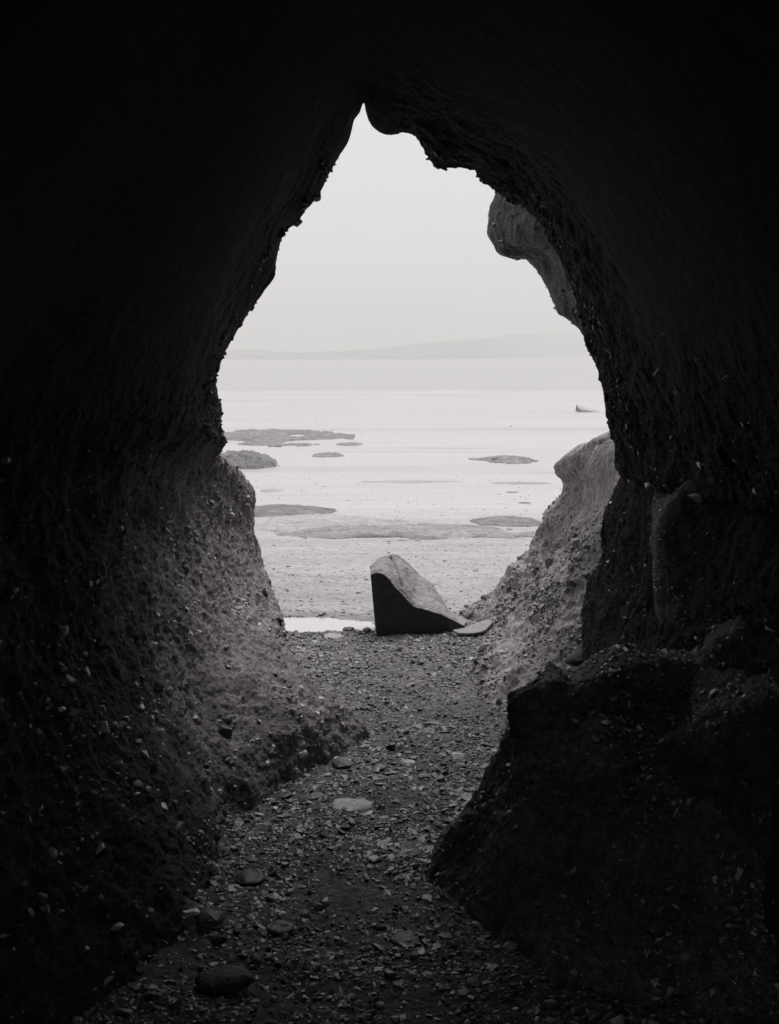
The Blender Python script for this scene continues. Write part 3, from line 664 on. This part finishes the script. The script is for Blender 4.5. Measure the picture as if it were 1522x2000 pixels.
# individual stones
def stone(px, py, wpx, hpx, mat, label, seed, lib='round', name='stone', cat='stone', onwall=False, rot=None, depth=1.0, group=None, Y=None, sink=0.25):
    if onwall:
        hh = hit(px, py); base = Vector(hh[0]); Yd = base.y
    else:
        g_ = ground_pt(px, py + hpx * 0.45)
        Yd = g_[1]; base = Vector((g_[0], g_[1], float(ground_z(np.array([g_[0]]), np.array([g_[1]]))[0])))
    sx_ = wpx / F * Yd / 2; 
    V, Fc = hull_shape(34 if lib == 'round' else 18 if lib == 'slab' else 16, seed, 1.0, 0.12 if lib != 'flat' else 0.35)
    V = V / np.abs(V).max(axis=0)
    grazing = EYE / Yd
    hz = max(hpx / F * Yd - (0 if onwall else 2 * sx_ * depth * grazing * 0.55), hpx / F * Yd * 0.35) / 2
    if onwall: hz = hpx / F * Yd / 2
    V = V * [sx_, sx_ * depth, hz]
    # facet-subdivide with noise
    import bmesh
    bm = bmesh.new(); vs = [bm.verts.new(v) for v in V]
    for f in Fc: bm.faces.new([vs[i] for i in f])
    bmesh.ops.recalc_face_normals(bm, faces=bm.faces)
    bmesh.ops.subdivide_edges(bm, edges=bm.edges, cuts=3, use_grid_fill=True, smooth=0.35 if lib == 'round' else 0.08)
    bm.verts.ensure_lookup_table()
    A = np.array([v.co[:] for v in bm.verts]); s_ = max(sx_, 0.01)
    d = fbm(A, [(s_ * 0.9, s_ * 0.07, 1), (s_ * 0.3, s_ * 0.03, 1)], seed)
    bm.normal_update()
    for v, dd in zip(bm.verts, d): v.co += v.normal * dd
    me = bpy.data.meshes.new(name); bm.to_mesh(me); bm.free(); me.materials.append(M[mat])
    for p_ in me.polygons: p_.use_smooth = lib == 'round'
    o = bpy.data.objects.new(name, me); sc.collection.objects.link(o)
    if onwall: o.location = base
    else: o.location = (base.x, base.y + sx_ * depth * 0.3, base.z + hz * (1 - 2 * sink))
    if rot: o.rotation_euler = rot
    tag(o, label, cat, group)
    return o
G1 = 'stones lying on the cave floor'
G2 = 'stones at the edge of the puddle'
G3 = 'stones sticking out of the walls'
stone(688, 1568, 76, 26, 'pale', 'large pale flat stone lying in the middle of the cave floor', 1, 'slab', depth=0.85, sink=0.42, group=G1)
stone(618, 1556, 34, 12, 'mid', 'thin grey stone touching the left side of the pale flat stone', 2, 'flat', group=G1)
stone(670, 1487, 46, 26, 'mid', 'angular grey stone on the floor beside the tip of the left wall', 3, 'flat', group=G1)
stone(672, 1446, 24, 15, 'dark', 'small dark stone right under the tip of the left wall', 4, 'flat', group=G1)
stone(905, 1277, 30, 11, 'dark', 'black brick-shaped stone on the gravel below the tilted slab', 5, 'flat', group=G1, depth=0.5)
stone(652, 1237, 42, 13, 'pale', 'pale rounded stone, leftmost of three by the puddle', 6, group=G2)
stone(681, 1226, 24, 12, 'dark', 'dark domed stone, middle one of three by the puddle', 7, group=G2)
stone(716, 1227, 18, 15, 'mid', 'grey stone touching the left foot of the big boulder', 8, group=G2)
stone(548, 1812, 58, 22, 'dark', 'flat dark stone on the cave floor below the black lump', 10, group=G1)
stone(490, 1708, 62, 28, 'dark', 'black lump of rock on the floor below the left wall', 11, group=G1)
stone(796, 1655, 74, 14, 'dark', 'long black stone by the low tip of the right ledge', 12, 'flat', group=G1)
stone(848, 1406, 28, 9, 'mid', 'flat grey stone alone on the smooth floor near the mouth', 13, 'flat', group=G1)
stone(762, 1475, 38, 12, 'dark', 'long dark stone on the gravel in line with the wall tip', 14, 'flat', group=G1)
stone(798, 1468, 17, 11, 'mid', 'small humped stone right of the long dark stone', 15, group=G1)
stone(898, 1494, 26, 10, 'mid', 'grey wedge stone on the gravel near the right ledge', 16, 'flat', group=G1)
stone(942, 1424, 18, 6, 'dark', 'thin black stone on the floor close to the top of the right ledge', 17, 'flat', group=G1)
stone(911, 1448, 22, 9, 'dark', 'black stone below the thin black stone by the right ledge', 18, 'flat', group=G1)
stone(803, 1449, 8, 9, 'dark', 'tiny dark pebble standing on the smooth gravel', 19, group=G1)
stone(794, 1826, 66, 24, 'dark', 'black lump of stone low in the middle of the floor', 20, group=G1)
stone(836, 1900, 22, 9, 'pale', 'small pale oval stone low on the floor right of middle', 21, group=G1)
stone(906, 1940, 24, 9, 'pale', 'pale oval stone on the dark floor at the lower right', 22, group=G1)
stone(776, 1915, 26, 7, 'pale', 'thin pale chip on the floor at the bottom middle', 23, 'flat', group=G1)
stone(748, 1599, 22, 7, 'pale', 'thin pale chip just below the large pale flat stone', 24, 'flat', group=G1)
stone(800, 1614, 28, 9, 'mid', 'leaf-shaped grey chip beside the right ledge', 25, 'flat', group=G1)
stone(405, 1790, 60, 54, 'dark', 'dark block at the foot of the left mound', 26, group=G1)
stone(770, 1272, 16, 5, 'dark', 'thin dark chip on the gravel in front of the big boulder', 27, 'flat', group=G1)
stone(792, 1279, 16, 5, 'dark', 'dark chip in front of the boulder, right of a thinner one', 28, 'flat', group=G1)
stone(560, 1163, 18, 4, 'pale', 'thin pale stone on the open beach beside the left wall edge', 29, 'flat', group='stones on the open beach')
stone(160, 1640, 9, 8, 'white', 'tiny white stone in the black wall at the left', 30, onwall=True, group=G3)
stone(270, 1531, 22, 9, 'pale', 'pale shard sticking out low on the left wall', 31, 'flat', onwall=True, rot=(0.3, 0.5, 0.2), group=G3)
stone(481, 987, 16, 9, 'pale', 'pale stone near the top edge of the left buttress', 32, onwall=True, group=G3)
stone(516, 1160, 18, 22, 'dark', 'dark stone jutting from the left wall edge', 33, 'flat', onwall=True, group=G3)
stone(546, 1213, 22, 16, 'dark', 'black stone jutting low from the left wall edge', 34, 'flat', onwall=True, group=G3)
stone(440, 1432, 30, 30, 'dark', 'dark stone set in as the shade of a hollow low in the left wall', 35, 'flat', onwall=True, group=G3)  # dark stone in place of a shaded hollow
stone(362, 1112, 18, 20, 'mid', 'grey stone in the middle of the left wall', 36, onwall=True, group=G3)
stone(380, 1055, 20, 16, 'mid', 'squarish grey stone high on the lit left wall', 37, 'flat', onwall=True, group=G3)
stone(298, 1165, 10, 12, 'white', 'small bright stone on the dark side of the left wall', 38, 'flat', onwall=True, group=G3)
stone(1338, 1868, 22, 9, 'pale', 'pale shard low in the black right wall', 39, 'flat', onwall=True, rot=(0.2, -0.6, 0), group=G3)
stone(1372, 1308, 7, 7, 'white', 'tiny white stone in the right wall below the bulge', 40, onwall=True, group=G3)
stone(1396, 1415, 13, 9, 'pale', 'small pale stone on the lowest bulge of the right wall', 41, onwall=True, group=G3)
stone(1078, 1098, 30, 26, 'mid', 'knobbly grey stone in the upper part of the outer slope', 42, 'flat', onwall=True, group=G3)
stone(1148, 1122, 28, 16, 'mid', 'grey stone on the outer slope beside the dark wall', 43, 'flat', onwall=True, group=G3)
stone(1070, 1228, 13, 14, 'pale', 'pale stone in the middle of the outer slope', 44, onwall=True, group=G3)
stone(1052, 1108, 18, 14, 'dark', 'dark stone on the outer slope left of the knobbly one', 45, 'flat', onwall=True, group=G3)
stone(945, 1268, 26, 14, 'dark', 'dark stone at the foot of the outer slope, upper one', 46, 'flat', onwall=True, rot=(0, -0.5, 0), group=G3)
stone(932, 1294, 16, 18, 'dark', 'dark stone at the foot of the outer slope, lower one', 47, onwall=True, group=G3)
stone(1135, 1284, 84, 34, 'dark', 'flat-topped black block between outer slope and ledge', 48, 'flat', onwall=True, group=G3, depth=0.8)

# rounded boulder with a paler end at the bottom left
stone(438, 1915, 118, 56, 'darkrock', 'rounded dark boulder with a lit right end near the bottom left', 9, name='boulder', cat='boulder', depth=0.8, sink=0.15)

# the big boulder at the mouth: front face painted as shaded, sloping top pale, cracked
def big_boulder():
    root = bpy.data.objects.new('boulder', None); sc.collection.objects.link(root)
    c0 = ground_pt(800, 1243); root.location = (0, 0, 0)
    bot = [(738, 1247, 6.36), (748, 1247, 6.36), (764, 1246, 6.37), (780, 1245, 6.38), (796, 1244, 6.39), (808, 1243, 6.4), (820, 1243, 6.4), (834, 1242, 6.41), (850, 1241, 6.42), (868, 1240, 6.43), (884, 1238, 6.44), (900, 1235, 6.45), (916, 1232, 6.47)]
    edge = [(724, 1123, 6.42), (735, 1120, 6.41), (748, 1122, 6.40), (760, 1132, 6.39), (772, 1147, 6.38), (786, 1161, 6.38), (802, 1179, 6.38), (812, 1186, 6.39), (826, 1189, 6.395), (842, 1194, 6.4), (862, 1201, 6.42), (884, 1211, 6.44), (907, 1223, 6.46)]
    bk = [(724, 1110, 6.60), (736, 1096, 6.66), (747, 1089, 6.70), (758, 1085, 6.72), (772, 1084, 6.74), (789, 1092, 6.76), (806, 1108, 6.76), (818, 1119, 6.76), (830, 1129, 6.75), (844, 1140, 6.74), (856, 1160, 6.72), (874, 1190, 6.68), (912, 1217, 6.6)]
    E = np.array([P(*q) for q in edge]); Bt = np.array([P(*q) for q in bot]); Bk = np.array([P(*q) for q in bk])
    Bt[:, 2] = -0.05
    mid = (E + Bk) / 2 + [0, 0, 0.0]; mid[:, 2] += 0.012; mid[:4, 2] += 0.02
    gback = Bk + [0.03, 0.05, 0]; gback[:, 2] = -0.06
    gb2 = Bk + [0.015, 0.04, -0.03]; gb2[:, 2] = np.maximum(gb2[:, 2] * 0.8, -0.05)
    crack = np.array([P(*q) for q in [(764, 1086, 6.7), (771, 1098, 6.65), (778, 1112, 6.58), (780, 1126, 6.52), (786, 1142, 6.47)]])[:, [0, 2]]
    def carve(V):
        q = proj(V); pc = np.array([(764, 1086), (771, 1098), (777, 1110), (779, 1126), (786, 1144)], float)
        dmin = np.full(V.shape[:2], 1e9)
        for a_, b_ in zip(pc[:-1], pc[1:]):
            ab = b_ - a_; t_ = np.clip(((q - a_) * ab).sum(-1) / (ab @ ab), 0, 1)
            dmin = np.minimum(dmin, np.linalg.norm(q - a_ - t_[..., None] * ab, axis=-1))
        return -0.03 * np.exp(-(dmin / 1.7) ** 2)
    nz = [(0.2, 0.010, 1), (0.06, 0.007, 1), (0.02, 0.0035, 1)]
    top, V, N = loft('sloping_top', np.array([E, E * 0.75 + mid * 0.25 + [0, 0, 0.006], mid, Bk * 0.8 + mid * 0.2 + [0, 0, 0.006], Bk, gb2, gback]), M['boulder'], nz, px_per=1.0, ref=(0, 5, 9), seed=81, carve=carve, bvh=False, hi=70)
    top.parent = root; tag(top, 'pale sloping top with a dark crack')
    # side face at the left closes the block
    fr, V2, N2 = loft('front_face', np.array([Bt, Bt * 0.5 + E * 0.5, E]), M['bfront'], [(0.3, 0.008, 1), (0.08, 0.006, 1), (0.025, 0.003, 1)], px_per=1.6, ref=(0, 0, 1), seed=82, bvh=False,
        amp_fn=lambda V, a_, b_: np.repeat((1 - a_ / a_.max())[:, None], V.shape[1], 1))
    fr.parent = root; tag(fr, 'flat front face, shaded in its colour')
    n_ = 9; L = [Bt[0], E[0], E[0] * 0.75 + mid[0] * 0.25, mid[0], Bk[0], gb2[0], gback[0]]
    me = bpy.data.meshes.new('side_face'); me.from_pydata([tuple(v) for v in L], [], [tuple(range(len(L)))]); me.materials.append(M['bfront'])
    sf = bpy.data.objects.new('side_face', me); sc.collection.objects.link(sf); sf.parent = root
    tag(root, 'big wedge-shaped boulder with shaded front and pale sloping top at the cave mouth', 'boulder')
big_boulder()

# tilted slab resting beside the boulder and the dark stone under it
def slab():
    up = [(884, 1232, 6.42), (897, 1227, 6.5), (918, 1222, 6.55), (937, 1214, 6.58), (950, 1210, 6.6), (963, 1208, 6.6)]
    lo = [(886, 1233, 6.38), (897, 1236, 6.32), (914, 1236, 6.3), (932, 1234, 6.32), (948, 1229, 6.36), (961, 1217, 6.46)]
    U = np.array([P(*q) for q in up]); Lw = np.array([P(*q) for q in lo])
    md = (U + Lw) / 2 + [0, 0, 0.008]
    un = Lw + [0, 0.02, -0.02]; bk2 = U + [0, 0.03, -0.03]
    o, V, N = loft('slab', np.array([bk2, U, md, Lw, un, un + [0, 0.1, -0.01]]), M['mid2'], [(0.08, 0.003, 1), (0.02, 0.0015, 1)], px_per=1.2, ref=(0, 5, 5), seed=85, bvh=False)
    tag(o, 'pale tilted stone slab leaning between the big boulder and the slope', 'stone slab')
M['mid2'] = stone_mat('slab_stone', 0.38, 0.42, rough=0.6, tex=30)
slab()
stone(893, 1239, 30, 10, 'dark', 'dark rounded stone under the left end of the tilted slab', 49, group='stones at the foot of the slab')

# ------------------------------------------------------------------ weed-covered rocks on the mudflats
def tidal(name, base, x0, x1, ytop, label, seed, mat='weed', depth_m=None, pools=(), cat='tidal rock', skew=0.0, group='weedy rocks on the mudflats', rough_edge=0.25, fine=1.0, peak=0.0, top=None):
    """flat mound on the mud; base = lower pixel row of its front edge"""
    c = ground_pt((x0 + x1) / 2, base); Yf = c[1]; wid = (x1 - x0) / F * Yf
    hgt = (base - ytop) / F * Yf
    if depth_m is None: depth_m = wid * 0.5
    top_h = max(hgt - depth_m * 0.5 * 3.4 / Yf, hgt * 0.35)
    if top: top_h = top
    nx, ny = int(np.clip((x1 - x0) * 0.9, 40, 260)), 70
    uu, vv = np.meshgrid(np.linspace(-1.1, 1.1, nx), np.linspace(-1.1, 1.1, ny))
    X = c[0] + uu * wid / 2; Yg = Yf + depth_m / 2 + vv * depth_m / 2
    p = np.stack([X, Yg, X * 0], -1).reshape(-1, 3)
    s_ = wid / 2
    ed = fbm(p * [1, wid / depth_m, 0], [(s_ * 0.6, rough_edge, 1), (s_ * 0.22, rough_edge * 0.5, 1), (s_ * 0.08, rough_edge * 0.2, 1)], seed).reshape(X.shape)
    r = np.sqrt((uu - peak * (1 - uu ** 2) * 0.3) ** 2 + vv ** 2)
    e = 1 - r + ed * 0.8 * np.clip(r, 0.25, 1)
    for (pu, pv, ru, rv) in pools: e -= 1.1 * np.exp(-(((uu - pu) / ru) ** 2 + ((vv - pv) / rv) ** 2) ** 1.5)
    prof = np.sign(e) * np.abs(np.clip(e, -0.3, 0.6) / 0.6) ** 0.65
    Z = float(h_ground(Yf + depth_m / 2)) * 0 + h_ground(Yg) + 0.0 + np.where(e > 0, prof * top_h * (1 + skew * uu), prof * 0.25)
    Z += (fbm(p, [(s_ * 0.25, 0.05, 1), (s_ * 0.07, 0.03, 1), (s_ * 0.02, 0.03, 1)], seed + 5).reshape(X.shape)) * top_h * 2.0 * fine * (e > -0.02)
    o = mesh_np(name, np.stack([X, Yg, Z], -1), grid_faces(ny, nx), M[mat], smooth=True)
    tag(o, label, cat, group); return o
tidal('tidal_rock', 871, 350, 668, 837, 'long weedy rock with bright pools, farthest at the left', 101, pools=((0.28, 0.12, 0.16, 0.30), (0.5, -0.55, 0.22, 0.2), (-0.15, 0.05, 0.2, 0.2), (-0.45, -0.55, 0.25, 0.15)), depth_m=9.0, top=0.14, rough_edge=0.6, fine=3.2)
tidal('tidal_rock', 871, 655, 708, 864, 'thin dark strip of rock at the right end of the long weedy rock', 102, depth_m=1.5, rough_edge=0.12)
tidal('tidal_rock', 917, 380, 534, 879, 'smooth humped rock against the left wall edge', 103, depth_m=2.8, rough_edge=0.2, fine=2.6)
tidal('tidal_rock', 894, 606, 668, 884, 'small isolated weedy rock below the long one', 104, depth_m=1.7, rough_edge=0.5, fine=3, top=0.07)
tidal('tidal_rock', 906, 948, 1058, 890, 'low oval weedy rock at the right of the mudflats', 105, depth_m=2.4, rough_edge=0.35, fine=3, top=0.11, pools=((-0.55, -0.2, 0.2, 0.2),))
tidal('tidal_rock', 900, 922, 985, 892, 'faint flat weed patch joined to the left of the oval rock', 106, depth_m=1.2, rough_edge=0.7, top=0.03)
tidal('tidal_rock', 961, 503, 552, 956, 'tiny flat sliver of rock on the left mudflat', 107, depth_m=0.8, mat='lightrock')
tidal('tidal_rock', 1011, 420, 650, 983, 'broad domed weedy rock at the left beach edge', 108, depth_m=2.3, rough_edge=0.15, fine=2.6)
tidal('tidal_rock', 1028, 930, 1075, 1008, 'low domed rock at the right beach edge', 109, depth_m=1.7, rough_edge=0.2, fine=2.6)
tidal('tidal_rock', 1040, 400, 800, 1010, 'flat grey gravel bank below the broad domed rock', 110, depth_m=3.0, mat='palebank', rough_edge=0.45, fine=2.5, top=0.08)
tidal('weed_bank', 1058, 520, 1060, 1030, 'dark stony weed bank running right across the beach', 111, depth_m=2.6, rough_edge=0.6, fine=3.0, top=0.07, mat='bankrock', pools=((-0.62, -0.1, 0.2, 0.15), (-0.2, -0.7, 0.2, 0.2)), cat='weed bank', group='banks')
# faint dark streaks low on the mud and the lone pale wedge rock
tidal('tidal_rock', 943, 700, 900, 940, 'faint thin streak of weed across the middle mudflat', 113, depth_m=0.7, mat='lightrock', rough_edge=0.4, group='faint weed streaks')
tidal('tidal_rock', 946, 960, 1075, 942, 'faint thin streak of weed at the right mudflat', 114, depth_m=0.7, mat='lightrock', rough_edge=0.4, group='faint weed streaks')
tidal('tidal_rock', 963, 990, 1015, 960, 'small dark speck of rock in front of the right slope', 115, depth_m=0.4, group='faint weed streaks')
tidal('tidal_rock', 985, 1015, 1042, 980, 'small rock beside the right slope on wet mud', 116, depth_m=0.5, group='faint weed streaks')

def wedge_rock():
    c = ground_pt(1140, 805); Yf = c[1]; s_ = Yf / F
    x0 = (1131 - CX) * s_
    prof = [(0, 12), (3, 11.5), (10, 10), (20, 6.5), (32, 3.5), (42, 1.0)]
    lowp = [(3.5, -1), (6, -1), (14, -1), (24, -1), (33, -1), (43, -1)]
    rowsW = []
    A = np.array([[x0 + a_ * s_, Yf, c[2] + b_ * s_] for a_, b_ in lowp])
    Bm = np.array([[x0 + a_ * s_, Yf + 0.1, c[2] + b_ * s_ * 0.62] for a_, b_ in prof])
    Tm = np.array([[x0 + (a_ + 2) * s_, Yf + 1.2, c[2] + b_ * s_ * 0.98] for a_, b_ in prof])
    D = Tm + [0, 0.4, 0]; D[:, 2] = c[2] - 0.1
    o, V, N = loft('tidal_rock', np.array([A, Bm, Tm, D]), M['lightrock'], [(0.6, 0.04, 1), (0.2, 0.03, 1)], px_per=1.0, ref=(0, 0, 5), seed=120, bvh=False, hi=16)
    tag(o, 'lone pale wedge-shaped rock far out at the right', 'tidal rock')
wedge_rock()

# specks far out on the mud
n = 130
pxs = rng.uniform(430, 1190, n); pys = rng.uniform(775, 1000, n) 
pos = np.array([ground_pt(a_, b_) for a_, b_ in zip(pxs, pys)])
size = pos[:, 1] / F * rng.uniform(0.7, 2.4, n)
sp = scatter('mud_stones', pos, size, np.stack([1 + rng.random(n) * 2, np.ones(n), np.ones(n) * 0.9], -1), rng.normal(0, 0.1, n), rng.normal(0, 0.1, n), rng.normal(0, 0.3, n), LIB_FLAT, M['weed'])
tag(sp, 'tiny stones scattered over the far mudflats', kind='stuff')

# ------------------------------------------------------------------ far shore
hx = [(-300, 694, 712), (200, 690, 712), (430, 685, 711), (485, 683, 710), (560, 690, 709), (600, 690, 708), (700, 684, 706), (800, 675, 704), (900, 665, 701), (1000, 656, 699), (1060, 651, 698), (1110, 650, 697.5), (1180, 656, 697), (1350, 664, 697), (1700, 660, 697)]
rowsH = [[], [], [], []]
for px, pt, pb in hx:
    Yb = 3.38 * F / (pb - HY); Yb = max(Yb, 620)
    zb = -1.85
    zt = EYE + (HY - pt) / F * (Yb + 60)
    x_ = (px - CX) / F
    rowsH[0].append((x_ * Yb, Yb, zb)); rowsH[1].append((x_ * (Yb + 18), Yb + 18, zb + (zt - zb) * 0.55))
    rowsH[2].append((x_ * (Yb + 60), Yb + 60, zt)); rowsH[3].append((x_ * (Yb + 260), Yb + 260, zb))
hill, HV, HN = loft('hills', np.array(rowsH), M['hill'], [(60, 1.4, 1), (18, 1.3, 1), (6, 0.8, 1)], px_per=3.0, ref=(0, 0, 200), seed=130, bvh=False, hi=60)
tag(hill, 'low wooded far shore fading into the mist', kind='structure')

# ------------------------------------------------------------------ haze
hm = bpy.data.materials.new('haze_air'); hm.use_nodes = True; t = hm.node_tree; t.nodes.clear()
o_ = t.nodes.new('ShaderNodeOutputMaterial'); pvn = t.nodes.new('ShaderNodeVolumePrincipled')
pvn.inputs['Color'].default_value = (0.80, 0.796, 0.79, 1); pvn.inputs['Density'].default_value = HAZE
t.links.new(pvn.outputs[0], o_.inputs['Volume'])
xb, y0, y1, z0, z1 = 2600, -45, 3700, -4.0, 42.0
bx = [(-xb, y0, z0), (xb, y0, z0), (xb, y1, z0), (-xb, y1, z0), (-xb, y0, z1), (xb, y0, z1), (xb, y1, z1), (-xb, y1, z1)]
me = bpy.data.meshes.new('haze'); me.from_pydata(bx, [], [(0, 3, 2, 1), (4, 5, 6, 7), (0, 1, 5, 4), (1, 2, 6, 5), (2, 3, 7, 6), (3, 0, 4, 7)])
me.materials.append(hm); hz = bpy.data.objects.new('haze', me); sc.collection.objects.link(hz)
tag(hz, 'thin white sea mist over the shore', kind='stuff')
